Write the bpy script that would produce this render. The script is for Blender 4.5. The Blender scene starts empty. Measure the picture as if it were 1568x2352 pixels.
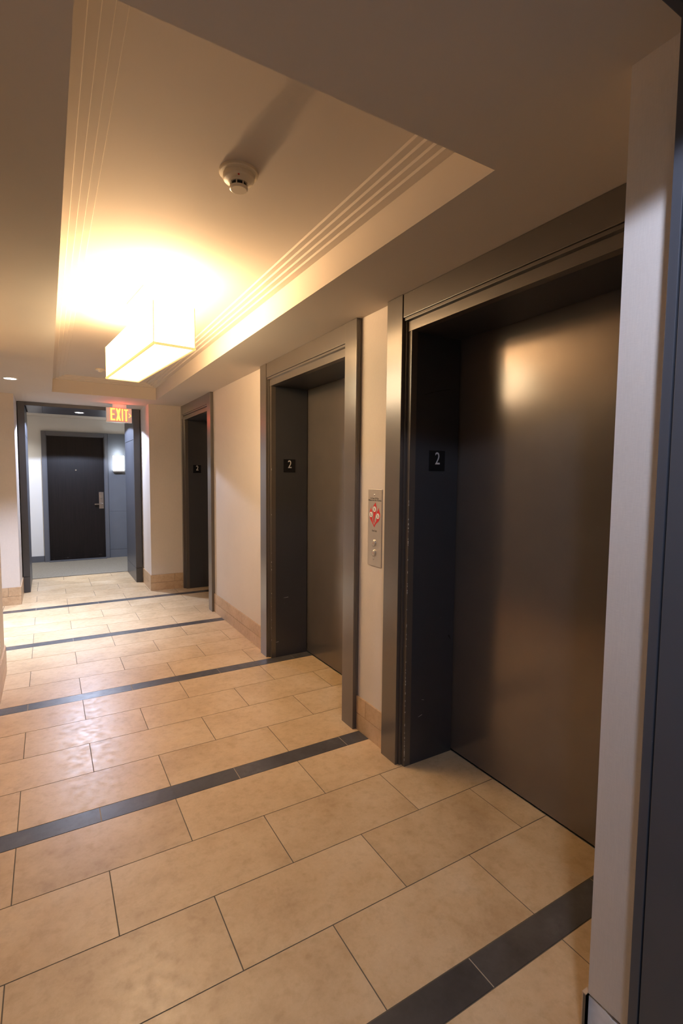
import bpy, bmesh, math, random
from mathutils import Vector, Matrix
random.seed(7)
S = bpy.context.scene
COL = S.collection
PI = math.pi
R = math.radians

# ---------------------------------------------------------------- camera
CAM_F = 1145.15          # focal length in pixels of the 1568x2352 frame
pitch, yaw, roll = 0.07147, 0.53210, 0.00885
cam_d = bpy.data.cameras.new('camera')
cam = bpy.data.objects.new('camera', cam_d); COL.objects.link(cam)
cam_d.sensor_fit = 'VERTICAL'; cam_d.sensor_height = 36.0
cam_d.lens = CAM_F * 36.0 / 2352.0
cam_d.clip_start = 0.02; cam_d.clip_end = 60
fw = Vector((math.sin(yaw)*math.cos(pitch), math.cos(yaw)*math.cos(pitch), -math.sin(pitch)))
rt = Vector((math.cos(yaw), -math.sin(yaw), 0)); up = rt.cross(fw)
r2 = rt*math.cos(roll) + up*math.sin(roll); u2 = -rt*math.sin(roll) + up*math.cos(roll)
cam.matrix_world = Matrix(((r2.x, u2.x, -fw.x, -0.464), (r2.y, u2.y, -fw.y, -2.2614),
                           (r2.z, u2.z, -fw.z, 1.4794), (0, 0, 0, 1)))
S.camera = cam

# ---------------------------------------------------------------- world, exposure
w = bpy.data.worlds.new('world'); S.world = w; w.use_nodes = True
w.node_tree.nodes['Background'].inputs[0].default_value = (0.5, 0.5, 0.55, 1)
w.node_tree.nodes['Background'].inputs[1].default_value = 0.02
S.view_settings.view_transform = 'Standard'
try: S.view_settings.look = 'None'
except Exception: pass
S.view_settings.exposure = 0.25; S.view_settings.gamma = 1.0
S.view_settings.use_curve_mapping = False
try:
    S.cycles.use_denoising = True
    S.cycles.max_bounces = 10; S.cycles.diffuse_bounces = 6; S.cycles.glossy_bounces = 5
    S.cycles.sample_clamp_indirect = 6.0
    S.cycles.caustics_reflective = False; S.cycles.caustics_refractive = False
except Exception: pass
WARM = (1.0, 0.57, 0.27)
HALL = (1.0, 0.97, 0.93)
COOL = (0.63, 0.73, 1.0)

def light(name, kind, loc, energy, color, size=0.1, spot=None, blend=0.5, rot=(0, 0, 0), size_y=None, parent=None):
    d = bpy.data.lights.new(name, kind); d.energy = energy; d.color = color
    if kind == 'AREA':
        d.size = size
        if size_y: d.shape = 'RECTANGLE'; d.size_y = size_y
        else: d.shape = 'DISK'
    else: d.shadow_soft_size = size
    if kind == 'SPOT': d.spot_size = spot; d.spot_blend = blend
    o = bpy.data.objects.new(name, d); COL.objects.link(o); o.rotation_euler = rot
    if parent: o.parent = parent; o.location = Vector(loc) - parent.location
    else: o.location = loc
    return o

# ---------------------------------------------------------------- materials
def nt(name):
    m = bpy.data.materials.new(name); m.use_nodes = True
    return m, m.node_tree, m.node_tree.nodes['Principled BSDF']
def tex_coord(t, scale=1.0, rnd=False, sc3=None):
    n = t.nodes; l = t.links
    g = n.new('ShaderNodeNewGeometry')
    v = g.outputs['Position']
    if rnd:
        tc = n.new('ShaderNodeTexCoord'); oi = n.new('ShaderNodeObjectInfo')
        mu = n.new('ShaderNodeMath'); mu.operation = 'MULTIPLY'; mu.inputs[1].default_value = 40.0
        l.new(oi.outputs['Random'], mu.inputs[0])
        va = n.new('ShaderNodeVectorMath'); va.operation = 'ADD'
        l.new(tc.outputs['Object'], va.inputs[0]); l.new(mu.outputs[0], va.inputs[1])
        v = va.outputs[0]
    mp = n.new('ShaderNodeMapping'); l.new(v, mp.inputs[0])
    mp.inputs['Scale'].default_value = sc3 if sc3 else (scale, scale, scale)
    return mp.outputs[0]
def noise(t, vec, scale, detail=3, rough=0.5):
    n = t.nodes.new('ShaderNodeTexNoise'); t.links.new(vec, n.inputs['Vector'])
    n.inputs['Scale'].default_value = scale; n.inputs['Detail'].default_value = detail
    n.inputs['Roughness'].default_value = rough
    return n.outputs[0]
def ramp(t, fac, stops):
    r = t.nodes.new('ShaderNodeValToRGB'); t.links.new(fac, r.inputs[0])
    e = r.color_ramp.elements
    e[0].position, e[0].color = stops[0][0], (*stops[0][1], 1)
    e[1].position, e[1].color = stops[-1][0], (*stops[-1][1], 1)
    for p, c in stops[1:-1]:
        k = e.new(p); k.color = (*c, 1)
    return r.outputs[0]
def mixc(t, fac, a, b, mode='MIX'):
    m = t.nodes.new('ShaderNodeMix'); m.data_type = 'RGBA'; m.blend_type = mode
    if isinstance(fac, float): m.inputs[0].default_value = fac
    else: t.links.new(fac, m.inputs[0])
    for i, v in ((6, a), (7, b)):
        if isinstance(v, tuple): m.inputs[i].default_value = (*v, 1)
        else: t.links.new(v, m.inputs[i])
    return m.outputs[2]
def bump(t, b, h, strength=0.1, dist=0.001):
    n = t.nodes.new('ShaderNodeBump'); n.inputs['Strength'].default_value = strength
    n.inputs['Distance'].default_value = dist
    t.links.new(h, n.inputs['Height']); t.links.new(n.outputs[0], b.inputs['Normal'])
def simple(name, col, rough=0.5, metal=0.0, bs=0.0, bscale=200, spec=0.5, var=0.06, vscale=6):
    m, t, b = nt(name)
    v = tex_coord(t)
    f = noise(t, v, vscale, 4)
    lo = tuple(c*(1-var) for c in col); hi = tuple(min(1, c*(1+var)) for c in col)
    t.links.new(ramp(t, f, [(0.3, lo), (0.7, hi)]), b.inputs['Base Color'])
    b.inputs['Roughness'].default_value = rough; b.inputs['Metallic'].default_value = metal
    b.inputs['Specular IOR Level'].default_value = spec
    if bs: bump(t, b, noise(t, v, bscale, 2), bs)
    return m
def emit(name, col, strength, base=(0.8, 0.8, 0.8)):
    m, t, b = nt(name)
    v = tex_coord(t); f = noise(t, v, 30, 2)
    t.links.new(ramp(t, f, [(0.2, tuple(c*0.97 for c in col)), (0.8, col)]), b.inputs['Emission Color'])
    b.inputs['Base Color'].default_value = (*base, 1)
    b.inputs['Emission Strength'].default_value = strength
    b.inputs['Roughness'].default_value = 0.6
    return m

# wallpaper: fine woven relief on warm beige
def wallpaper(name, col):
    m, t, b = nt(name)
    v1 = tex_coord(t, sc3=(500, 500, 40)); v2 = tex_coord(t, sc3=(60, 60, 600))
    n1 = noise(t, v1, 1.0, 2); n2 = noise(t, v2, 1.0, 2)
    ad = t.nodes.new('ShaderNodeMath'); ad.operation = 'ADD'; t.links.new(n1, ad.inputs[0]); t.links.new(n2, ad.inputs[1])
    big = noise(t, tex_coord(t), 3, 4)
    c = ramp(t, big, [(0.3, tuple(x*0.97 for x in col)), (0.7, tuple(x*1.02 for x in col))])
    hf = t.nodes.new('ShaderNodeMath'); hf.operation = 'MULTIPLY'; hf.inputs[1].default_value = 0.5
    t.links.new(ad.outputs[0], hf.inputs[0])
    c2 = ramp(t, hf.outputs[0], [(0.35, (0.93, 0.93, 0.93)), (0.65, (1, 1, 1))])
    t.links.new(mixc(t, 1.0, c, c2, 'MULTIPLY'), b.inputs['Base Color'])
    b.inputs['Roughness'].default_value = 0.55; b.inputs['Specular IOR Level'].default_value = 0.35
    bump(t, b, ad.outputs[0], 0.25, 0.0006)
    return m
M = {}
M['wall'] = wallpaper('wallpaper_beige', (0.67, 0.60, 0.53))
M['ceil'] = simple('ceiling_paint', (0.58, 0.52, 0.45), 0.8, bs=0.06, bscale=150, var=0.015, vscale=2)
M['hallwall'] = simple('white_wall_paint', (0.72, 0.71, 0.68), 0.6, bs=0.05, var=0.02, vscale=2)
# painted metal of the elevator trim
def paint(name, col, rough, bs=0.12, spec=0.5, chips=False, metal=0.0, bscale=260):
    m, t, b = nt(name)
    v = tex_coord(t)
    big = noise(t, v, 5, 4)
    base = ramp(t, big, [(0.3, tuple(c*0.96 for c in col)), (0.7, tuple(c*1.04 for c in col))])
    # sparse small pale scuffs
    sc = noise(t, tex_coord(t, sc3=(60, 60, 200)), 1.0, 1)
    sm = ramp(t, sc, [(0.80, (0, 0, 0)), (0.83, (1, 1, 1))])
    base = mixc(t, sm, base, (0.20, 0.19, 0.18))
    t.links.new(base, b.inputs['Base Color'])
    b.inputs['Roughness'].default_value = rough
    b.inputs['Metallic'].default_value = metal; b.inputs['Specular IOR Level'].default_value = spec
    bump(t, b, noise(t, v, bscale, 2), bs, 0.0005)
    return m
M['trim'] = paint('charcoal_paint_warm_lit', (0.078, 0.064, 0.052), 0.34, 0.06, 0.9)  # casing copy of the charcoal, warm reflected light put into its colour
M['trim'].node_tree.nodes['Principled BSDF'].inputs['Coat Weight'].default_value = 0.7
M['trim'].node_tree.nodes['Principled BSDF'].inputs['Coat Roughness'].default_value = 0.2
M['reveal'] = paint('charcoal_paint_shaded', (0.040, 0.041, 0.046), 0.36, 0.04, 0.5)  # same charcoal paint, the reveals' cool shade put into its colour
M['edoor'] = paint('elevator_door_paint', (0.205, 0.180, 0.160), 0.20, 0.02, 0.5, metal=0.6)
M['portal'] = paint('portal_wood_paint', (0.066, 0.068, 0.078), 0.33, 0.15, 0.5)
M['gap'] = simple('black_gap', (0.006, 0.006, 0.006), 0.8)
M['chip'] = simple('bare_primer_chip', (0.55, 0.53, 0.5), 0.6)
M['scuff'] = simple('dark_scuff', (0.008, 0.008, 0.010), 0.5)
M['alu'] = simple('brushed_aluminium', (0.62, 0.60, 0.57), 0.3, 1.0)
M['steel'] = simple('stainless_plate', (0.60, 0.54, 0.46), 0.38, 0.85, bs=0.03, bscale=500)
M['chrome'] = simple('satin_chrome', (0.75, 0.74, 0.72), 0.18, 1.0)
M['black'] = simple('black_plastic', (0.006, 0.006, 0.007), 0.25)
M['ink'] = simple('black_ink', (0.02, 0.018, 0.016), 0.6)
M['red'] = simple('red_print', (0.62, 0.015, 0.015), 0.45)
M['white'] = simple('white_print', (0.82, 0.80, 0.76), 0.5)
M['numeral'] = simple('pale_numeral', (0.60, 0.58, 0.58), 0.5)
M['ivory'] = simple('ivory_plastic', (0.70, 0.62, 0.47), 0.4, var=0.02)
M['plate'] = simple('white_plastic', (0.80, 0.79, 0.74), 0.35, var=0.02)
M['plaster'] = simple('bare_white_plaster', (0.85, 0.86, 0.90), 0.8, bs=0.5, bscale=60, var=0.12, vscale=25)
# floor tiles
def tilemat(name, a, b_, c_, rough, sat_rand=0.06, spots=0.5, sc=1.0):
    m, t, b = nt(name)
    v = tex_coord(t, 1.0, True)
    n1 = noise(t, v, 3.2*sc, 7, 0.66); n2 = noise(t, v, 26*sc, 4, 0.6); n3 = noise(t, v, 110*sc, 2, 0.5)
    c = ramp(t, n1, [(0.30, b_), (0.52, a), (0.72, c_)])
    m2 = ramp(t, n2, [(0.26, (0.84, 0.81, 0.76)), (0.50, (1, 1, 1)), (0.62, (1.0, 1.0, 1.0)), (0.80, (1.08, 1.08, 1.09))])
    m2 = mixc(t, 0.6, m2, ramp(t, noise(t, v, 75*sc, 4, 0.7), [(0.25, (0.88, 0.86, 0.82)), (0.6, (1.02, 1.02, 1.02))]), 'MULTIPLY')
    c = mixc(t, spots, c, m2, 'MULTIPLY')
    oi = t.nodes.new('ShaderNodeObjectInfo')
    rr = ramp(t, oi.outputs['Random'], [(0, (1-sat_rand,)*3), (1, (1.0, 1.0, 1.0))])
    c = mixc(t, 1.0, c, rr, 'MULTIPLY')
    t.links.new(c, b.inputs['Base Color'])
    t.links.new(ramp(t, n2, [(0.3, (rough*1.2,)*3), (0.7, (rough*0.85,)*3)]), b.inputs['Roughness'])
    b.inputs['Specular IOR Level'].default_value = 0.45
    bump(t, b, n3, 0.12, 0.0006)
    return m
M['tile'] = tilemat('beige_porcelain', (0.63, 0.45, 0.255), (0.50, 0.34, 0.18), (0.69, 0.52, 0.325), 0.36, spots=0.85)
M['darktile'] = tilemat('slate_porcelain', (0.085, 0.078, 0.074), (0.055, 0.050, 0.047), (0.16, 0.148, 0.14), 0.34, 0.25, spots=0.8)
M['basetile'] = tilemat('brown_base_tile', (0.56, 0.385, 0.23), (0.45, 0.30, 0.17), (0.62, 0.45, 0.29), 0.36, spots=0.9, sc=1.5)
M['grout'] = simple('brown_grout', (0.14, 0.112, 0.075), 0.9, bs=0.3, bscale=300, var=0.2, vscale=3)
M['grout_light'] = simple('pale_grout', (0.36, 0.29, 0.21), 0.9, bs=0.3, bscale=300)
def carpet():
    m, t, b = nt('carpet_loop')
    v = tex_coord(t)
    c = ramp(t, noise(t, v, 90, 3, 0.7), [(0.3, (0.18, 0.155, 0.11)), (0.7, (0.29, 0.25, 0.19))])
    t.links.new(c, b.inputs['Base Color']); b.inputs['Roughness'].default_value = 0.95
    bump(t, b, noise(t, v, 300, 2), 0.6, 0.004)
    return m
M['carpet'] = carpet()
def wood():
    m, t, b = nt('espresso_wood')
    v = tex_coord(t, sc3=(60, 60, 2.5))
    n1 = noise(t, v, 1.0, 5, 0.65)
    c = ramp(t, n1, [(0.3, (0.004, 0.003, 0.003)), (0.7, (0.011, 0.007, 0.007))])
    sc = ramp(t, noise(t, tex_coord(t, sc3=(8, 8, 30)), 1.0, 4, 0.7), [(0.60, (0, 0, 0)), (0.72, (1, 1, 1))])
    g = t.nodes.new('ShaderNodeNewGeometry'); sp = t.nodes.new('ShaderNodeSeparateXYZ')
    t.links.new(g.outputs['Position'], sp.inputs[0])
    mr = t.nodes.new('ShaderNodeMapRange'); t.links.new(sp.outputs[2], mr.inputs[0])
    mr.inputs[1].default_value = 0.03; mr.inputs[2].default_value = 0.14; mr.inputs[3].default_value = 0.45; mr.inputs[4].default_value = 0.0
    mk = t.nodes.new('ShaderNodeMath'); mk.operation = 'MULTIPLY'; t.links.new(sc, mk.inputs[0]); t.links.new(mr.outputs[0], mk.inputs[1])
    c = mixc(t, mk.outputs[0], c, (0.25, 0.24, 0.22))     # worn kick marks low on the door
    t.links.new(c, b.inputs['Base Color']); b.inputs['Roughness'].default_value = 0.4; b.inputs['Specular IOR Level'].default_value = 0.25
    bump(t, b, n1, 0.1, 0.0005)
    return m
M['wood'] = wood()
M['doorframe'] = paint('grey_door_frame', (0.105, 0.11, 0.125), 0.38, 0.08)
M['panel'] = paint('grey_wall_panel', (0.115, 0.125, 0.145), 0.5, 0.08)

# ---------------------------------------------------------------- mesh helpers
def bx(bm, x0, x1, y0, y1, z0, z1):
    if x0 > x1: x0, x1 = x1, x0
    if y0 > y1: y0, y1 = y1, y0
    v = [bm.verts.new(p) for p in ((x0,y0,z0),(x1,y0,z0),(x1,y1,z0),(x0,y1,z0),(x0,y0,z1),(x1,y0,z1),(x1,y1,z1),(x0,y1,z1))]
    for f in ((0,3,2,1),(4,5,6,7),(0,1,5,4),(1,2,6,5),(2,3,7,6),(3,0,4,7)):
        bm.faces.new([v[i] for i in f])
    return bm
def B(*a):
    bm = bmesh.new()
    if isinstance(a[0], (list, tuple)):
        for q in a: bx(bm, *q)
    else: bx(bm, *a)
    return bm
def obj(name, bm, mat, parent=None, bevel=0.0, smooth=False, local=False, seg=2):
    if bevel:
        bmesh.ops.bevel(bm, geom=list(bm.edges), offset=bevel, segments=seg, affect='EDGES', profile=0.6)
    me = bpy.data.meshes.new(name)
    bmesh.ops.recalc_face_normals(bm, faces=bm.faces); bm.to_mesh(me); bm.free()
    if smooth:
        for p in me.polygons: p.use_smooth = True
    if mat: me.materials.append(M[mat] if isinstance(mat, str) else mat)
    o = bpy.data.objects.new(name, me); COL.objects.link(o)
    if parent:
        o.parent = parent
        if not local:
            off = Vector((0, 0, 0)); q = parent
            while q: off += q.location; q = q.parent
            o.location = -off
    return o
def recenter(o):
    """origin to the mesh centre, world place unchanged"""
    me = o.data; n = len(me.vertices)
    c = sum((v.co for v in me.vertices), Vector()) / n
    me.transform(Matrix.Translation(-c)); o.location = o.location + c
    return o
def tag(o, label, cat, group=None, kind=None):
    o['label'] = label
    if cat: o['category'] = cat
    if group: o['group'] = group
    if kind: o['kind'] = kind
    return o
def thing(name, label, cat, loc=(0, 0, 0), rotz=0.0, group=None):
    o = bpy.data.objects.new(name, None); COL.objects.link(o)
    o.empty_display_size = 0.1; o.location = loc; o.rotation_euler = (0, 0, rotz)
    return tag(o, label, cat, group)
def struct(name, bm, mat, parent=None, **k):
    o = obj(name, bm, mat, parent, **k)
    if not parent: o['kind'] = 'structure'
    return o
def lathe(bm, prof, c=(0, 0, 0), seg=32, axis='Z', flip=1):
    """prof: list of (r, h); axis Z up, X or Y"""
    rings = []
    for r, h in prof:
        ring = []
        for k in range(seg):
            a = 2*PI*k/seg
            if axis == 'Z': p = (c[0]+r*math.cos(a), c[1]+r*math.sin(a), c[2]+h)
            elif axis == 'X': p = (c[0]+h, c[1]+r*math.cos(a), c[2]+r*math.sin(a))
            else: p = (c[0]+r*math.cos(a), c[1]+h, c[2]+r*math.sin(a))
            ring.append(bm.verts.new(p))
        rings.append(ring)
    for a, b in zip(rings, rings[1:]):
        for k in range(seg):
            bm.faces.new((a[k], a[(k+1) % seg], b[(k+1) % seg], b[k]))
    bm.faces.new(rings[0]); bm.faces.new(rings[-1])
    return bm
def prism(bm, pts, f, d):
    """pts 2-D outline, f maps (u, v, w) to xyz, w from 0 to d"""
    a = [bm.verts.new(f(u, v, 0)) for u, v in pts]; b = [bm.verts.new(f(u, v, d)) for u, v in pts]
    bm.faces.new(a); bm.faces.new(b)
    for k in range(len(pts)):
        j = (k+1) % len(pts); bm.faces.new((a[k], a[j], b[j], b[k]))
    return bm
def text_bm(s, size, f, depth=0.0006, sx=1.0, align='CENTER', bold=0.0):
    cu = bpy.data.curves.new('t', 'FONT'); cu.body = s; cu.size = size; cu.extrude = depth/2; cu.offset = bold
    cu.align_x = align; cu.resolution_u = 4
    o = bpy.data.objects.new('t', cu); COL.objects.link(o)
    dg = bpy.context.evaluated_depsgraph_get(); dg.update()
    me = bpy.data.meshes.new_from_object(o.evaluated_get(dg))
    bpy.data.objects.remove(o); bpy.data.curves.remove(cu)
    for v in me.vertices: v.co = Vector(f(v.co.x*sx, v.co.y, v.co.z + depth/2))
    bm = bmesh.new(); bm.from_mesh(me); bpy.data.meshes.remove(me)
    return bm

# ---------------------------------------------------------------- key dimensions (metres)
ZC = 2.356            # soffit ceiling
XW = 1.068            # right wall
XF = 1.058            # front of the base tiles on the right wall
XD = 1.385            # elevator doors
XL = -0.777; XLB = -0.767
XR = 0.643; XRB = 0.633          # short wall returns beside the portals (wall / base tile front)
YT = 4.377            # far end wall
YP0, YP1 = 5.0, 5.88  # far portal
YN = -1.60            # near end of the elevator wall
YQ = -1.737; YQ1 = -2.65         # near portal
BAND, PR, QL = 0.1046, 0.3068, 0.6136
JO = 0.0038
CYC = 4*PR + BAND
YH = 7.4              # apartment door wall
HL = -3.6             # left end of the side hall
ZH = 2.42             # ceiling of the cross corridors
BH = 0.2              # base tile height

# ---------------------------------------------------------------- floor with separate tiles
floor = struct('floor', B((HL, 1.6, -4.4, YP1+0.02, -0.08, -0.0014)), 'grout')
def layers():
    out = []; n0 = -3
    ys = []
    for k in range(-3, 5):
        y = k*CYC; i = k*5
        if k <= 3: ys.append((y, y+BAND, i, True))
        for r in range(4):
            a = y+BAND+r*PR if k <= 3 else y + r*PR
            ys.append((a, a+PR, i+1+r, False))
        if k == 4: break
    return ys
mesh_cache = {}; dark_ends = []
grp = []
def add_tile(x0, x1, y0, y1, dark):
    key = (round(x1-x0, 4), round(y1-y0, 4), dark)
    if key not in mesh_cache:
        w_, h_ = (x1-x0)/2, (y1-y0)/2
        bm = B(-w_, w_, -h_, h_, -0.009, 0.0)
        me = bpy.data.meshes.new('tile'); bmesh.ops.recalc_face_normals(bm, faces=bm.faces); bm.to_mesh(me); bm.free()
        me.materials.append(M['darktile' if dark else 'tile']); mesh_cache[key] = me
    o = bpy.data.objects.new('tile', mesh_cache[key]); COL.objects.link(o)
    o.parent = floor; o.location = ((x0+x1)/2, (y0+y1)/2, random.uniform(-0.0003, 0.0))
    if dark: o['label'] = 'dark grey band tile'; dark_ends.append((x1, y0, y1))
ELEV = [(-1.452, -0.318), (0.298, 1.432), (3.195, 4.285)]
for (y0, y1, idx, dark) in layers():
    if y1 < -3.0 or y0 > YP1: continue
    ye = min(y1, YP1)
    # x extent of this course
    inside = y0 < YT+0.6
    xmax = 1.07
    for a, b in ELEV:
        if y1 > a-0.02 and y0 < b+0.02: xmax = XD
    if y0 > YT: xmax = 0.67
    if y1 < YN: xmax = 0.67
    xmin = -0.80
    if y1 > 2.13 and y0 < YT+0.02: xmin = -2.4
    phase = 0.5 if (idx % 2) == 0 else 0.0     # courses alternate by half a tile
    k0 = math.floor(xmin/QL) - 1
    k = k0
    while True:
        a = (k+phase)*QL; b = a+QL
        k += 1
        if a > xmax: break
        if b < xmin: continue
        a2, b2 = max(a, xmin), min(b, xmax)
        if b2-a2 < 0.02: continue
        add_tile(a2+JO/2, b2-JO/2, y0+JO/2, ye-JO/2, dark)
# pale grout between the ends of the dark tiles
gb = bmesh.new()
for (x, y0, y1) in dark_ends: bx(gb, x+0.0001, x+JO-0.0001, y0, y1, -0.006, -0.0006)
obj('grout_joints', gb, 'grout_light', floor)['kind'] = 'stuff'
obj('carpet', B(-3.6, 3.6, YP1+0.02, YH+0.02, -0.08, 0.004), 'carpet', floor)
obj('carpet', B(-3.6, 3.6, -4.6, -3.35, -0.08, 0.004), 'carpet', floor)

# ---------------------------------------------------------------- ceiling with stepped tray
TX0, TX1, TY0, TY1 = -0.397, 0.663, -1.194, 3.985
cb = bmesh.new()
def rect(ins, z): return [(TX0+ins, TY0+ins, z), (TX1-ins, TY0+ins, z), (TX1-ins, TY1-ins, z), (TX0+ins, TY1-ins, z)]
prof = [(0, ZC), (0, 2.494), (0.036, 2.494), (0.039, 2.503), (0.064, 2.503), (0.067, 2.512), (0.092, 2.512), (0.095, 2.521), (0.120, 2.521), (0.123, 2.530)]
outer = [cb.verts.new(p) for p in ((HL, YQ1-0.02, ZC), (1.6, YQ1-0.02, ZC), (1.6, YP1+0.02, ZC), (HL, YP1+0.02, ZC))]
rings = [[cb.verts.new(p) for p in rect(i, z)] for i, z in prof]
for a, b in zip([outer]+rings, rings):
    for k in range(4):
        cb.faces.new((a[k], a[(k+1) % 4], b[(k+1) % 4], b[k]))
cb.faces.new(rings[-1])
ceiling = struct('ceiling', cb, 'ceil')
bmt = bmesh.new(); bx(bmt, HL, 1.6, YQ1-0.02, YP1+0.02, 2.56, 2.60)
obj('ceiling_slab', bmt, 'ceil', ceiling)
struct('ceiling_far_hall', B(-3.6, 3.6, YP1+0.02, YH+0.3, ZH, ZH+0.1), 'ceil')
struct('ceiling_near_hall', B(-3.6, 3.6, -4.6, YQ1-0.02, ZH, ZH+0.1), 'ceil')

# ---------------------------------------------------------------- walls
ZT = ZC
wr = B((XW, 1.58, ELEV[0][1]+0.02, ELEV[1][0]-0.02, 0, ZT), (XW, 1.58, ELEV[1][1]+0.02, ELEV[2][0]-0.02, 0, ZT),
       (XW, 1.58, YN-0.0, ELEV[0][0]-0.02, 0, ZT), (XW, 1.58, ELEV[2][1]+0.02, YT, 0, ZT))
for a, b in ELEV: bx(wr, XW, 1.58, a-0.02, b+0.02, 2.20, ZT)
struct('wall_right', wr, 'wall')
struct('wall_far_right', B(XR, 1.58, YT, YP1, 0, ZT), 'wall')
struct('wall_far_left', B(HL, -0.765, YT, YP1, 0, ZT), 'wall')
struct('wall_left', B(-1.35, XL, YQ, 2.13, 0, ZT), 'wall')
struct('wall_left_hall', B(HL-0.1, HL, 2.0, YT, 0, ZT), 'wall')
struct('wall_left_inner', B(HL, -1.35, 2.03, 2.13, 0, ZT), 'wall')
# near pier beside the near portal, its front base tile broken off
pier = struct('wall_near_right', B((XR-0.01, 1.58, YQ, YN, 0.232, ZT), (XR+0.002, 1.58, YQ, YN, 0, 0.2325)), 'wall')
def fyz(x, s): return lambda u, v, w_: (x + s*w_, u, v)
edge = [(YN-0.0005, 0.0)]
yy = YN-0.0005
pts = [(YN-0.0005, 0.0), (YN-0.0005, 0.225)]
for k in range(1, 10):
    y = YN - k*0.0148; pts.append((y, 0.229 - random.uniform(0, 0.010) - 0.0008*k))
pts.append((YQ+0.001, 0.0))
obj('bare_plaster', prism(bmesh.new(), pts, fyz(XR-0.001, -1), 0.006), 'plaster', pier)['label'] = 'bare white plaster where the base tile broke off'
# cross corridors
wf = struct('wall_far', B(-3.6, 3.6, YH, YH+0.15, 0, ZH), 'hallwall')
struct('wall_far_ends', B((-3.7, -3.6, YP1, YH, 0, ZH), (3.6, 3.7, YP1, YH, 0, ZH), (1.58, 3.6, YP1-0.1, YP1, 0, ZH)), 'hallwall')
struct('wall_near', B((-3.6, 3.6, -4.7, -4.6, 0, ZH)), 'hallwall')
struct('wall_near_ends', B((-3.7, -3.6, -4.6, YQ1, 0, ZH), (3.6, 3.7, -4.6, YQ1, 0, ZH), (-3.6, -0.79, YQ1, YQ1+0.1, 0, ZH), (0.68, 3.6, YQ1, YQ1+0.1, 0, ZH)), 'hallwall')

# invented double door out of view, added to darken the elevator doors' reflections
d2 = struct('added_dark_door', B(XL-0.001, XL+0.004, -0.75, 1.30, 0.21, 2.20), 'gap')
for (ya, yb) in ((-0.75, 0.27), (0.28, 1.30)):
    lf = obj('door_leaf', B(XL+0.004, XL+0.012, ya+0.004, yb-0.004, 0.21, 2.13), 'portal', d2, bevel=0.001)
    obj('door_knob', lathe(bmesh.new(), [(0.012, 0), (0.012, 0.03), (0.024, 0.04), (0.024, 0.055), (0.012, 0.062)], (XL+0.012, 0.20 if ya < 0 else 0.35, 1.0), 20, 'X'), 'chrome', lf)
obj('door_frame', B((XL, XL+0.018, -0.83, -0.75, 0.21, 2.21), (XL, XL+0.018, 1.30, 1.38, 0.21, 2.21), (XL, XL+0.018, -0.75, 1.30, 2.13, 2.21)), 'portal', d2)
# base tiles: two courses, every tile its own piece
def base_run(parent, axis, c, sgn, a, b, first=0.0, h=BH):
    """axis 'x': face at x=c, running in y from a to b; sgn = side the room is on"""
    th = 0.010
    for row in range(2):
        z0 = row*h/2 + (0.0 if row == 0 else 0.0016); z1 = (row+1)*h/2 - (0.0014 if row == 0 else 0.0)
        s = a - first - row*0.22
        while s < b:
            e = s+QL; p, q = max(s, a)+0.0012, min(e, b)-0.0012
            if q-p > 0.012:
                if axis == 'x': t_ = B(c, c+sgn*th, p, q, z0, z1)
                else: t_ = B(p, q, c, c+sgn*th, z0, z1)
                recenter(obj('tile', t_, 'basetile', parent))
            s = e
def baseboard(name, axis, c, sgn, a, b, first=0.0, h=BH):
    # thin grout backing carries the tiles
    if axis == 'x': bk = B(c, c+sgn*0.006, a, b, 0, h-0.002)
    else: bk = B(a, b, c, c+sgn*0.006, 0, h-0.002)
    o = struct(name, bk, 'grout')
    base_run(o, axis, c, sgn, a, b, first, h)
    return o
baseboard('baseboard_right', 'x', XW, -1, -0.155, 0.135, 0.2)
b2 = struct('baseboard_right_far', B(XW-0.006, XW, 1.607, 3.030, 0, BH-0.002), 'grout')
base_run(b2, 'x', XW, -1, 1.607, 3.030, 0.47)
baseboard('baseboard_far_right', 'y', YT, -1, XR-0.01, XW-0.0, 0.1)
baseboard('baseboard_return_right', 'x', XR, -1, YT, YP0, 0.2)
baseboard('baseboard_far_left', 'y', YT, -1, -2.4, -0.756, 0.1)
baseboard('baseboard_return_left', 'x', -0.765, 1, YT, YP0, 0.2)
baseboard('baseboard_left', 'x', XL, 1, YQ, 2.13, 0.34)
baseboard('baseboard_left_corner', 'y', 2.13, 1, -1.35, -0.767, 0.3)
baseboard('baseboard_near_right', 'y', YN, 1, XR-0.020, XW-0.03, 0.25, 0.232)

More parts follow.
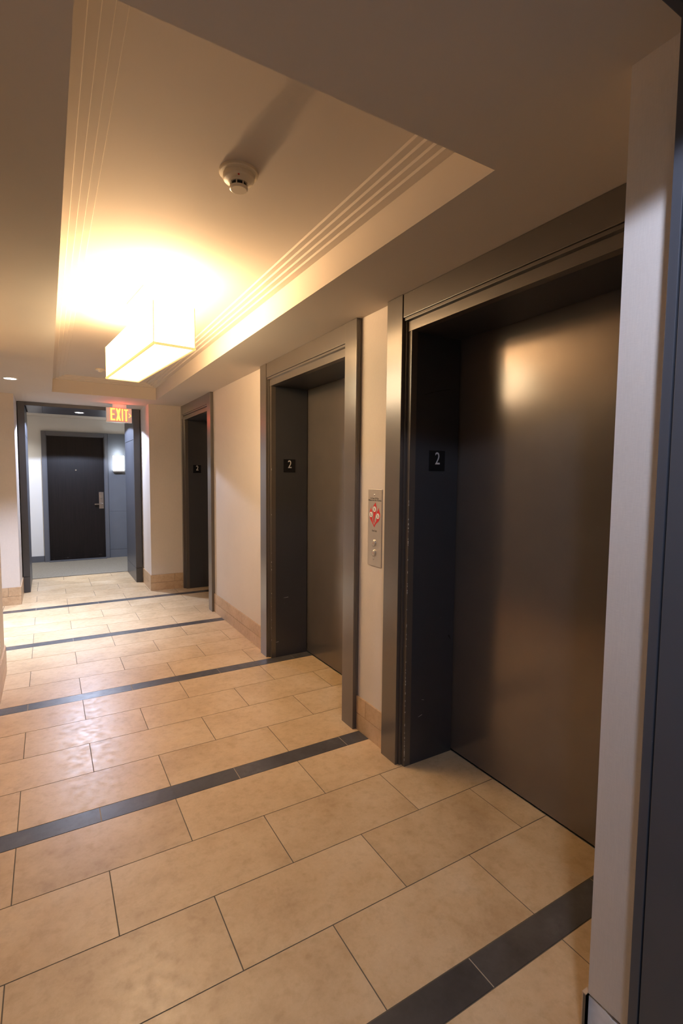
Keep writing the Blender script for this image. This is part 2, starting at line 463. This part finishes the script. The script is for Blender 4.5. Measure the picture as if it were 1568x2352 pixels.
# ---------------------------------------------------------------- elevators
CW = 0.125; XB = 1.034; XS = 1.070     # casing width, casing front, steel frame front
def elevator(y0, y1, label, far_cut=None, near_casing=True, far_w=CW, near_w=CW):
    """y0 near reveal, y1 far reveal"""
    t = thing('elevator', label, 'elevator', (XW, (y0+y1)/2, 0), group=None)
    ZO = 2.18                      # clear opening
    # vertical casing boards with an inner bead
    def board(a, b, inner):
        d = 1 if inner > (a+b)/2 else -1
        o = obj('casing_board', B(XB, XW+0.0, a, b, 0, ZC-0.001), 'trim', t, bevel=0.002)
        # stepped bead between board and steel frame
        i0 = inner; i1 = inner + d*0.012
        obj('bead', B((XB+0.018, XW+0.004, min(i0+d*0.002, i1), max(i0+d*0.002, i1), 0, 2.228)), 'trim', o, bevel=0.001)
        # back band on the outer edge
        oo = a if d > 0 else b
        return o
    yi0, yi1 = y0-0.038, y1+0.038
    board(yi1, yi1+far_w, yi1); board(yi0-near_w, yi0, yi0)
    for (aa, bb) in ((yi1+far_w-0.010, yi1+far_w+0.0015), (yi0-near_w-0.0015, yi0-near_w+0.010)):
        if far_w == CW: obj('back_band', B(XB+0.014, XW, aa, bb, 0, ZC-0.001), 'trim', t, bevel=0.001)
        else: break
    # head casing board between them, a bead beneath it
    hb = obj('head_board', B(XB+0.004, XW, yi0+0.0035, yi1-0.0035, 2.245, ZC-0.001), 'trim', t, bevel=0.0015)
    obj('bead', B(XB+0.010, XW+0.002, yi0+0.004, yi1-0.004, 2.230, 2.2435), 'trim', hb, bevel=0.001)
    # steel frame: two stiles and a head, wrapped into the reveal
    fr = obj('steel_frame', B((XS-0.006, XS+0.03, y1, y1+0.024, 0, 2.226), (XS-0.006, XS+0.03, y0-0.024, y0, 0, 2.226),
                              (XS-0.010, XS+0.03, y0-0.022, y1+0.022, ZO, 2.226)), 'trim', t)
    # black shadow gaps
    obj('shadow_gap', B((XW+0.006, XW+0.02, y1+0.02, y1+0.04, 0, 2.235), (XW+0.006, XW+0.02, y0-0.04, y0-0.02, 0, 2.235),
                        (XW+0.006, XW+0.02, y0, y1, 2.22, 2.25),
                        (XW-0.012, XW-0.002, yi1-0.006, yi1+0.001, 2.226, ZC-0.002), (XW-0.012, XW-0.002, yi0-0.001, yi0+0.006, 2.226, ZC-0.002)), 'gap', t)
    # reveal panels
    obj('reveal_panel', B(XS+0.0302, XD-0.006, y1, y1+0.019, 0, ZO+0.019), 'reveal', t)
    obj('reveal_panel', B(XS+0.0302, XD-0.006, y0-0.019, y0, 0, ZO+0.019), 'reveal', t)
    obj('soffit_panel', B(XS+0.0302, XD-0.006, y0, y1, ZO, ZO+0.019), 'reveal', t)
    # sliding door slab and the sill under it
    dr = obj('sliding_door', B(XD, XD+0.035, y0-0.03, y1+0.03, 0.008, ZO+0.03), 'edoor', t)
    obj('door_gap', B((XD+0.036, XD+0.06, y0-0.05, y1+0.05, 0.0, ZO+0.05)), 'gap', t)
    sl = obj('door_sill', B(XD-0.0055, XD+0.034, y0-0.015, y1+0.015, -0.001, 0.0035), 'alu', t)
    return t
E1 = elevator(*ELEV[0], 'nearest elevator entrance, wide charcoal frame and closed metal door, beside the grey pier')
E2 = elevator(*ELEV[1], 'middle elevator entrance with charcoal frame and closed door, left of the button plate')
E3 = elevator(*ELEV[2], 'farthest elevator entrance, a narrow dark opening beside the beige end wall', far_w=0.052)
# paint chips along the near reveal's edge, scuffs on the reveal panel
def chips(parent, y, n, zmax, xx=XS+0.03):
    bm = bmesh.new()
    for k in range(n):
        z = (random.random()**1.8)*zmax + 0.03; h = random.uniform(0.002, 0.014); w_ = random.uniform(0.001, 0.0028)
        x = XS-0.006 + random.uniform(-0.0002, 0.0008)
        bx(bm, XS-0.0064, XS-0.0064+w_, y-0.0004, y+w_*0.8, z, z+h)
    o = obj('paint_chips', bm, 'chip', parent); o['kind'] = 'stuff'; o['label'] = 'pale chips in the paint of the frame edge'
chips(E1, ELEV[0][1], 60, 1.35); chips(E2, ELEV[1][1], 14, 1.6)
def stroke(parent, y, pts, wd, mat, name='scratch'):
    """a thin scratch on a reveal facing -y; pts (x, z)"""
    bm = bmesh.new()
    for (xa, za), (xb, zb) in zip(pts, pts[1:]):
        d = Vector((xb-xa, zb-za)); L = d.length; nrm = Vector((-d.y, d.x))/max(L, 1e-6)*wd/2
        poly = [(xa-nrm.x*0.3, za-nrm.y*0.3), (xb-nrm.x, zb-nrm.y), (xb+nrm.x, zb+nrm.y), (xa+nrm.x*0.3, za+nrm.y*0.3)]
        prism(bm, poly, lambda u, v, w_: (u, y-w_, v), 0.0003)
    return obj(name, bm, mat, parent)
stroke(E1, ELEV[0][1], [(1.145, 1.882), (1.20, 1.900), (1.262, 1.915), (1.315, 1.925)], 0.0042, 'scuff')['label'] = 'long dark scratch in the paint'
stroke(E1, ELEV[0][1], [(1.36, 0.62), (1.345, 0.645)], 0.010, 'scuff')
stroke(E1, ELEV[0][1], [(1.15, 0.242), (1.175, 0.250)], 0.0016, 'chip')
stroke(E1, ELEV[0][1], [(1.17, 0.330), (1.185, 0.326)], 0.0016, 'chip')
stroke(E2, ELEV[1][1], [(1.17, 0.485), (1.21, 0.488)], 0.003, 'chip')
stroke(E2, ELEV[1][1], [(1.10, 0.125), (1.125, 0.127)], 0.003, 'chip')

# floor number signs on the reveals
def number_sign(y, x0, x1, z0, z1, label, sx=0.8):
    t = thing('floor_sign', label, 'sign', ((x0+x1)/2, y, z0), group='black floor number signs')
    obj('sign_plate', B(x0, x1, y-0.003, y, z0, z1), 'black', t, bevel=0.0006)
    cx = (x0+x1)/2 + 0.002
    zb = z0 + (z1-z0)*0.33
    bm = text_bm('2', 0.088, lambda u, v, w_: (cx+u, y-0.003-w_, zb+v), 0.0008, sx)
    obj('numeral', bm, 'numeral', t)['label'] = 'pale raised numeral 2'
number_sign(ELEV[0][1], 1.186, 1.288, 1.510, 1.613, 'black floor sign reading 2 inside the nearest elevator entrance, the largest of the three')
number_sign(ELEV[1][1], 1.168, 1.270, 1.508, 1.612, 'black floor sign reading 2 inside the middle elevator entrance')
number_sign(ELEV[2][1], 1.161, 1.261, 1.506, 1.608, 'smallest black floor sign reading 2 inside the farthest elevator entrance')

# ---------------------------------------------------------------- portals
def portal(name, yf, yb, zs=2.312):
    """frame lining the wall opening; yf is the face towards the lobby"""
    d = 1 if yb > yf else -1
    xi0, xi1 = -0.685, 0.550
    xo0, xo1 = -0.757, 0.632
    zt = ZC - 0.001
    if d < 0: xo1 = 0.632
    o = struct(name, B((xi1+0.006, xo1, yf+d*0.021, yb, 0, zt), (xo0, xi0-0.006, yf+d*0.021, yb, 0, zt),
                       (xi0-0.006, xi1+0.006, yf+d*0.021, yb, zs+0.006, zt)), 'gap')
    def bd(n, *q): return obj(n, B(*q), 'portal', o, bevel=0.0015)
    # front boards; a separate plinth piece at the foot of each
    for (a, b) in ((xi1, xo1), (xo0, xi0)):
        bd('front_board', a, b, yf, yf+d*0.019, 0.198, zt)
        bd('plinth', a, b, yf-d*0.002, yf+d*0.019, 0, 0.194)
    bd('front_board', xi0+0.0005, xi1-0.0005, yf+d*0.001, yf+d*0.019, zs, zt)
    # side panels
    for (x, s) in ((xi1, 1), (xi0, -1)):
        for (za, zb) in ((0.0, 0.192), (0.196, 1.945), (1.952, zs+0.005)):
            bd('side_panel', x, x+s*0.014, yf+d*0.0225, yb, za, zb)
    for (xa, xb) in ((xi0+0.015, xi0+0.185), (xi0+0.188, xi1-0.185), (xi1-0.182, xi1-0.015)):
        bd('soffit_panel', xa, xb, yf+d*0.0225, yb, zs, zs+0.014)
    return o
portal('trim_1', YP0, YP1)
portal('trim_2', YQ, YQ1)

# ---------------------------------------------------------------- apartment door at the far end
DX0, DX1 = -0.476, 0.400
dr = struct('door_1', B(DX0+0.004, DX1-0.004, YH-0.022, YH-0.002, 0.012, 2.115), 'wood')
obj('door_frame', B((-0.540, DX0, YH-0.05, YH, 0, 2.185), (DX1, 0.452, YH-0.05, YH, 0, 2.185), (DX0, DX1, YH-0.05, YH, 2.12, 2.185)), 'doorframe', dr, bevel=0.003)
obj('door_stop', B((DX0, DX0+0.012, YH-0.034, YH-0.022, 0, 2.12), (DX1-0.012, DX1, YH-0.034, YH-0.022, 0, 2.12), (DX0, DX1, YH-0.034, YH-0.022, 2.108, 2.12)), 'doorframe', dr)
obj('threshold', B(DX0, DX1, YH-0.10, YH-0.0, 0.0042, 0.020), 'doorframe', dr, bevel=0.003)
lk = obj('lock_plate', B(0.298, 0.372, YH-0.032, YH-0.022, 0.880, 1.168), 'chrome', dr, bevel=0.002); lk['label'] = 'tall chrome lock plate'
hb = lathe(bmesh.new(), [(0.013, 0), (0.013, -0.045), (0.010, -0.048)], (0.345, YH-0.032, 0.960), 20, 'Y')
bx(hb, 0.225, 0.350, YH-0.083, YH-0.067, 0.951, 0.969)
obj('lever_handle', hb, 'chrome', lk)
obj('thumb_turn', lathe(bmesh.new(), [(0.017, 0), (0.017, -0.012), (0.012, -0.022)], (0.338, YH-0.032, 1.062), 24, 'Y'), 'chrome', lk)
obj('peephole', lathe(bmesh.new(), [(0.011, 0), (0.011, -0.006), (0.006, -0.008)], (-0.045, YH-0.022, 1.545), 20, 'Y'), 'chrome', dr)
# grey panelling right of the door, grey baseboard left of it
pn = struct('trim_3', B(0.455, 1.9, YH-0.012, YH, 0, 2.185), 'gap')
for (xa, xb) in ((0.458, 1.02), (1.023, 1.9)):
    for (za, zb) in ((0.0, 0.145), (0.149, 0.826), (0.829, 2.185)):
        obj('panel', B(xa, xb, YH-0.024, YH-0.012, za, zb), 'panel', pn, bevel=0.001)
struct('baseboard_far', B((-3.6, -0.541, YH-0.014, YH, 0, 0.105)), 'doorframe', bevel=0.002)
# wall sconce
sc = thing('wall_sconce', 'lit frosted box sconce on the grey panelling beside the dark door', 'lamp', (0.62, YH-0.024, 1.53))
obj('back_plate', B(0.545, 0.695, YH-0.034, YH-0.024, 1.515, 1.805), 'alu', sc)
M['sconce'] = emit('frosted_glass_lit', (0.93, 0.97, 1.0), 9.0)
obj('glass_shade', B(0.532, 0.706, YH-0.125, YH-0.034, 1.545, 1.803), 'sconce', sc, bevel=0.002)
obj('bottom_rail', B(0.528, 0.710, YH-0.130, YH-0.034, 1.520, 1.544), 'alu', sc, bevel=0.002)
light('sconce_light', 'POINT', (0.62, YH-0.16, 1.86), 2.0, (0.85, 0.93, 1.0), 0.05, parent=sc)

# ---------------------------------------------------------------- recessed downlights
M['ledlens'] = emit('led_lens', (0.95, 0.96, 1.0), 25.0)
def downlight(x, y, z, label, energy, spot=R(130), blend=0.25, col=COOL, r=0.048, rec=0.012, group='recessed downlights'):
    t = thing('recessed_downlight', label, 'downlight', (x, y, z), group=group)
    ring = bmesh.new(); seg = 40
    pr = [(r, -0.001), (r*1.03, -0.004), (r*1.28, -0.004), (r*1.32, 0.0)]
    rr_ = []
    for (q, h) in pr: rr_.append([ring.verts.new((x+q*math.cos(2*PI*k/seg), y+q*math.sin(2*PI*k/seg), z+h)) for k in range(seg)])
    for a, b in zip(rr_, rr_[1:]):
        for k in range(seg): ring.faces.new((a[k], a[(k+1) % seg], b[(k+1) % seg], b[k]))
    obj('trim_ring', ring, 'plate', t, smooth=True)
    obj('lens', lathe(bmesh.new(), [(r*1.0, -0.0012), (r*1.0, 0.0)], (x, y, z), 40), 'ledlens', t)
    light('downlight_beam', 'SPOT', (x, y, z-0.006), energy, col, 0.035, spot, blend, parent=t)
    return t
DL = downlight
DL(-0.737, 3.337, ZC, 'round recessed downlight in the ceiling left of the tray, near the side hall', 600, R(88), 0.85)
DL(-0.067, 5.46, 2.312, 'round recessed downlight in the underside of the far dark portal', 300, R(151), 0.06)
DL(-0.067, -2.16, 2.312, 'round recessed downlight in the near portal above the viewpoint', 65, R(151), 0.08)
DL(-1.6, 6.7, ZH, 'added unseen downlight in the far cross corridor, left of the door', 110, R(150), 0.5, HALL)  # added lamp out of view, brightens the far corridor
DL(1.9, 6.7, ZH, 'added unseen downlight in the far cross corridor, right of the door', 60, R(150), 0.5, HALL)  # second added lamp out of view for the far corridor
DL(-0.3, -3.7, ZH, 'added unseen fill downlight in the near cross corridor behind the viewpoint', 35, R(150), 0.5)  # added unseen lamp, ambient fill from behind the camera

# ---------------------------------------------------------------- ceiling lamp
LZ, LTOP = 2.13, 2.335
lamp = thing('ceiling_lamp', 'long lit box lamp with a cream fabric shade hanging in the ceiling tray', 'lamp', (0.056, 0.955, LZ), R(5.5))
LW, LL = 0.1025, 0.565
M['shade'] = emit('cream_fabric_lit', (1.0, 0.80, 0.50), 10.0, (0.8, 0.75, 0.6))
M['diffuser'] = emit('opal_diffuser_lit', (1.0, 0.88, 0.66), 5.0)
M['seam'] = emit('shade_seam_lit', (1.0, 0.62, 0.22), 0.9, (0.6, 0.45, 0.2))
M['bulb'] = emit('lit_bulb', (1.0, 0.75, 0.45), 25.0)
H = LTOP-LZ
for (q) in ((-LW, -LW+0.002, -LL, LL, 0, H), (LW-0.002, LW, -LL, LL, 0, H), (-LW, LW, -LL, -LL+0.002, 0, H), (-LW, LW, LL-0.002, LL, 0, H)):
    obj('shade_panel', B(*q), 'shade', lamp, local=True)
sm = 0.0055
obj('shade_binding', B((-LW-sm, -LW+sm, -LL-sm, LL+sm, -sm, sm), (LW-sm, LW+sm, -LL-sm, LL+sm, -sm, sm), (-LW, LW, -LL-sm, -LL+sm, -sm, sm), (-LW, LW, LL-sm, LL+sm, -sm, sm),
    (-LW-0.003, -LW+0.001, -LL-0.003, -LL+0.001, 0, H), (LW-0.001, LW+0.003, -LL-0.003, -LL+0.001, 0, H), (-LW-0.003, -LW+0.001, LL-0.001, LL+0.003, 0, H), (LW-0.001, LW+0.003, LL-0.001, LL+0.003, 0, H)), 'seam', lamp, local=True)
obj('diffuser', B(-LW+0.004, LW-0.004, -LL+0.004, LL-0.004, 0.002, 0.006), 'diffuser', lamp, local=True)
# carrying bar, two rods and the canopy on the ceiling
obj('frame_bar', B((-0.012, 0.012, -LL+0.01, LL-0.01, 0.075, 0.085), (-LW+0.003, LW-0.003, -0.30, -0.285, 0.075, 0.082), (-LW+0.003, LW-0.003, 0.285, 0.30, 0.075, 0.082)), 'alu', lamp, local=True)
obj('rod', lathe(bmesh.new(), [(0.006, 0.08), (0.006, 2.53-LZ-0.02)], (0, -0.12, 0), 12), 'alu', lamp, local=True)
obj('rod', lathe(bmesh.new(), [(0.006, 0.08), (0.006, 2.53-LZ-0.02)], (0, 0.12, 0), 12), 'alu', lamp, local=True)
obj('canopy', B(-0.05, 0.05, -0.20, 0.20, 2.53-LZ-0.022, 2.53-LZ), 'plate', lamp, local=True, bevel=0.003)
for yy in (-0.40, -0.13, 0.13, 0.40):
    obj('bulb', lathe(bmesh.new(), [(0.006, 0.0), (0.024, 0.015), (0.028, 0.035), (0.020, 0.055), (0.006, 0.065)], (0, yy, 0.125), 16), 'bulb', lamp, local=True, smooth=True)
    L = light('bulb_light', 'POINT', (0, 0, 0), 16.0, WARM, 0.03)
    L.parent = lamp; L.location = (0.0, yy, 0.215)
L = light('diffuser_light', 'AREA', (0, 0, 0), 12.0, (1.0, 0.68, 0.40), 0.19, size_y=1.1); L.parent = lamp; L.location = (0, 0, -0.006)

# ---------------------------------------------------------------- smoke detectors
def detector(x, y, z, label, name='smoke_detector'):
    t = thing(name, label, 'smoke detector', (x, y, z))
    obj('base', lathe(bmesh.new(), [(0.066, 0), (0.0665, -0.008), (0.064, -0.011), (0.054, -0.0125)], (x, y, z), 48), 'ivory', t, smooth=False)
    bd = obj('body', lathe(bmesh.new(), [(0.0535, -0.0125), (0.054, -0.026), (0.050, -0.031), (0.036, -0.036), (0.0315, -0.040)], (x, y, z), 48), 'ivory', t)
    obj('chamber', lathe(bmesh.new(), [(0.0255, -0.038), (0.0255, -0.053)], (x, y, z), 32), 'black', t)
    rb = bmesh.new()
    for k in range(8):
        a = 2*PI*k/8 + 0.2
        lathe(rb, [(0.0022, -0.038), (0.0022, -0.054)], (x+0.029*math.cos(a), y+0.029*math.sin(a), z), 8)
    obj('cage_ribs', rb, 'ivory', t)
    obj('cap', lathe(bmesh.new(), [(0.0315, -0.0525), (0.0312, -0.0585), (0.027, -0.061)], (x, y, z), 40), 'ivory', t)
    a = -1.9
    obj('status_lamp', lathe(bmesh.new(), [(0.0032, 0), (0.0032, -0.0022)], (x+0.046*math.cos(a), y+0.046*math.sin(a), z-0.0315), 12), 'red', t)['label'] = 'small red indicator'
    return t
detector(0.138, -0.515, 2.530, 'round ivory smoke detector on the tray ceiling in front of the lamp')
sp = thing('ceiling_disc', 'small tan disc on the tray ceiling just behind the box lamp', 'ceiling fitting', (0.02, 3.36, 2.53))
obj('disc', lathe(bmesh.new(), [(0.045, 0), (0.045, -0.010), (0.030, -0.016), (0.012, -0.03)], (0.02, 3.36, 2.53), 28), 'ivory', sp)

# ---------------------------------------------------------------- exit sign
EY = 4.62; EX0, EX1, EZ0, EZ1 = 0.186, 0.482, 2.130, 2.312
ex = thing('exit_sign', 'lit EXIT sign with red letters and a right arrow hanging at the far portal', 'sign', ((EX0+EX1)/2, EY, EZ0))
M['exitface'] = emit('exit_face_lit', (1.0, 0.62, 0.50), 0.22, (0.7, 0.6, 0.55))
M['exitred'] = emit('exit_letters_lit', (1.0, 0.27, 0.06), 3.0, (0.8, 0.2, 0.1))
M['exithalo'] = emit('exit_letter_rim_lit', (1.0, 0.06, 0.04), 1.4, (0.7, 0.1, 0.08))
obj('housing', B(EX0, EX1, EY, EY+0.045, EZ0, EZ1), 'plate', ex, bevel=0.003)
obj('face', B(EX0+0.006, EX1-0.004, EY-0.003, EY, EZ0+0.006, EZ1-0.006), 'exitface', ex)
obj('mounting_canopy', B(EX0+0.075, EX0+0.235, EY+0.003, EY+0.042, EZ1, ZC-0.0002), 'exitface', ex, bevel=0.003)
def letters(grow, dep, y):
    bm = bmesh.new()
    k = 0.000432; ox = EX0 - 195*k; oz = EZ1 + 190*k
    fz = lambda u, v, w_: (ox+u*k, y-w_, oz-v*k)
    g = grow
    def poly(p): prism(bm, p, fz, dep)
    def rc(a, b, c, d): poly([(a-g, b-g), (c+g, b-g), (c+g, d+g), (a-g, d+g)])
    rc(302, 205, 352, 560); rc(352-g, 205, 434, 252); rc(352-g, 362, 418, 405); rc(352-g, 512, 434, 560)
    for s in (0, 1):
        if s == 0: poly([(445-g, 208-g), (500+g, 208-g), (588+g, 565+g), (532-g, 565+g)])
        else: poly([(532-g, 208-g), (586+g, 208-g), (502+g, 565+g), (446-g, 565+g)])
    rc(604, 212, 644, 568); rc(662, 222, 784, 265); rc(702, 265, 745, 570)
    return bm, fz, poly, k
bm, fz, poly, k_ = letters(9, 0.0006, EY-0.003); obj('letter_rim', bm, 'exithalo', ex)['label'] = 'dim red rim around the letters'
bm, fz, poly, k_ = letters(0, 0.0010, EY-0.0037)
obj('letters', bm, 'exitred', ex)['label'] = 'glowing orange-red letters EXIT'
cbm = bmesh.new()
prism(cbm, [(792, 345), (806, 340), (860, 398), (862, 412), (802, 462), (790, 455), (836, 405)], fz, 0.0010)
obj('arrow', cbm, 'exitred', ex)['label'] = 'red chevron pointing right'
light('exit_glow', 'AREA', ((EX0+EX1)/2, EY-0.006, (EZ0+EZ1)/2), 0.7, (1.0, 0.07, 0.05), 0.25, rot=(R(90), 0, PI), size_y=0.15, parent=ex)
light('exit_top_glow', 'POINT', ((EX0+EX1)/2, EY-0.03, EZ1+0.022), 0.05, (1.0, 0.07, 0.05), 0.006, parent=ex)

# ---------------------------------------------------------------- elevator call plate
CY0, CY1, CZ0, CZ1 = 0.042, -0.088, 0.990, 1.411     # left edge, right edge
cp = thing('call_button_plate', 'tall brushed steel call button plate with red flame warning between two elevators', 'button panel', (XW, (CY0+CY1)/2, CZ0))
th = 0.0045
pl = obj('plate', B(XW-th, XW, CY1, CY0, CZ0, CZ1), 'steel', cp, bevel=0.0012)
FX = XW-th
def fp(u, v, w_):   # u 0..1 left to right, v 0..1 top to bottom
    return (FX-w_, CY0+(CY1-CY0)*u, CZ1+(CZ0-CZ1)*v)
def ftext(s, size, u, v, sx=1.0, bold=0.0):
    y0 = CY0+(CY1-CY0)*u; z0 = CZ1+(CZ0-CZ1)*v
    return text_bm(s, size, lambda a, b, w_: (FX-w_, y0-a, z0+b), 0.0003, sx, bold=bold)
obj('lettering', ftext('In Case Of Fire', 0.0125, 0.48, 0.127, 1.0, 0.0002), 'ink', cp)
obj('lettering', ftext('Elevators Are Out Of Service', 0.0125, 0.49, 0.152, 0.82, 0.0002), 'ink', cp)
obj('lettering', ftext('Use Exit', 0.0135, 0.485, 0.548, 1.0, 0.0002), 'ink', cp)
def smoothpoly(pts, n=6):
    out = []; N = len(pts)
    for i in range(N):
        p0, p1, p2, p3 = (Vector(pts[(i+j-1) % N][:2]) for j in range(4))
        sharp1 = len(pts[i]) > 2; sharp2 = len(pts[(i+1) % N]) > 2
        m1 = (p2-p0)/2 if not sharp1 else (p2-p1)*0.6
        m2 = (p3-p1)/2 if not sharp2 else (p2-p1)*0.6
        for k in range(n):
            t_ = k/n
            out.append(tuple((2*t_**3-3*t_**2+1)*p1 + (t_**3-2*t_**2+t_)*m1 + (-2*t_**3+3*t_**2)*p2 + (t_**3-t_**2)*m2))
    return out
# outlines in a frame of the plate: x 0..365 -> u, y 0..2080 -> v (read off the plate)
def fl(pts): return [((x-0)/367.0, y/2085.0, *r_) for x, y, *r_ in pts]
flames = [
    fl([(205, 350, 1), (222, 430), (235, 510), (228, 600), (200, 700), (180, 800), (178, 880), (176, 920, 1), (150, 860), (148, 760), (145, 660), (130, 560), (140, 470), (175, 400)]),
    fl([(100, 450, 1), (88, 520), (112, 600), (122, 700), (118, 800), (140, 900), (168, 975), (180, 1000, 1), (172, 1015), (110, 900), (58, 800), (42, 690), (52, 600), (78, 520)]),
    fl([(295, 480, 1), (300, 560), (325, 650), (320, 760), (290, 850), (230, 920), (195, 980), (183, 1025, 1), (172, 985), (190, 920), (225, 850), (232, 760), (222, 680), (245, 600), (275, 540)]),
]
fb = bmesh.new()
for f_ in flames:
    prism(fb, smoothpoly(f_, 5), fp, 0.0004)
ff = obj('flame_emblem', fb, 'red', cp); ff['label'] = 'red three-tongued flame print'
for (cx, cy) in ((178, 535), (83, 690), (268, 715)):
    u, v = cx/367.0, cy/2085.0
    c = fp(u, v, 0.0004)
    o = obj('pictogram_disc', lathe(bmesh.new(), [(0.0152, 0), (0.0152, -0.0003)], c, 28, 'X'), 'white', cp)
    q = bmesh.new()
    y_, z_ = c[1], c[2]
    def ln(y0, z0, y1, z1, wd=0.0016):
        d = Vector((y1-y0, z1-z0)); n_ = Vector((-d.y, d.x)).normalized()*wd/2
        prism(q, [(y0-n_.x, z0-n_.y), (y1-n_.x, z1-n_.y), (y1+n_.x, z1+n_.y), (y0+n_.x, z0+n_.y)], lambda a, b, w_: (c[0]-0.0003-w_, a, b), 0.0002)
    ln(y_+0.008, z_+0.008, y_-0.008, z_-0.008); ln(y_, z_+0.007, y_+0.001, z_-0.002, 0.0026); ln(y_+0.001, z_-0.002, y_+0.005, z_-0.009); ln(y_+0.001, z_-0.002, y_-0.003, z_-0.008)
    obj('pictogram', q, 'ink', o)
for v in (0.075, 0.905):
    obj('screw', lathe(bmesh.new(), [(0.0042, 0), (0.0042, -0.0015), (0.003, -0.0022)], fp(0.465, v, 0), 16, 'X'), 'chrome', cp)
for v in (0.700, 0.829):
    c = fp(0.465, v, 0)
    bt = obj('call_button', lathe(bmesh.new(), [(0.0165, 0), (0.0165, -0.0035), (0.0150, -0.0045)], c, 36, 'X'), 'steel', cp)
    rg = bmesh.new(); seg = 36; rr_ = []
    for (q_, h_) in ((0.0170, 0.0), (0.0172, 0.0035), (0.0192, 0.0035), (0.0198, 0.0)):
        rr_.append([rg.verts.new((c[0]-h_, c[1]+q_*math.cos(2*PI*k/seg), c[2]+q_*math.sin(2*PI*k/seg))) for k in range(seg)])
    for a, b in zip(rr_, rr_[1:]):
        for k in range(seg): rg.faces.new((a[k], a[(k+1) % seg], b[(k+1) % seg], b[k]))
    obj('bezel', rg, 'chrome', bt)
    obj('button_dot', lathe(bmesh.new(), [(0.0022, -0.0045), (0.0022, -0.0049)], c, 12, 'X'), 'red', bt)

# ---------------------------------------------------------------- wall outlet on the left wall
ot = thing('wall_outlet', 'white outlet plate low on the left wall at the frame edge', 'outlet', (XL, 1.70, 0.272))
obj('cover_plate', B(XL, XL+0.006, 1.662, 1.735, 0.272, 0.388), 'plate', ot, bevel=0.0015)
for zz in (0.300, 0.338):
    s_ = obj('socket', B(XL+0.006, XL+0.008, 1.683, 1.714, zz, zz+0.028), 'plate', ot, bevel=0.0008)
    obj('slot', B((XL+0.008, XL+0.0083, 1.690, 1.692, zz+0.010, zz+0.020), (XL+0.008, XL+0.0083, 1.705, 1.707, zz+0.010, zz+0.020)), 'ink', s_)
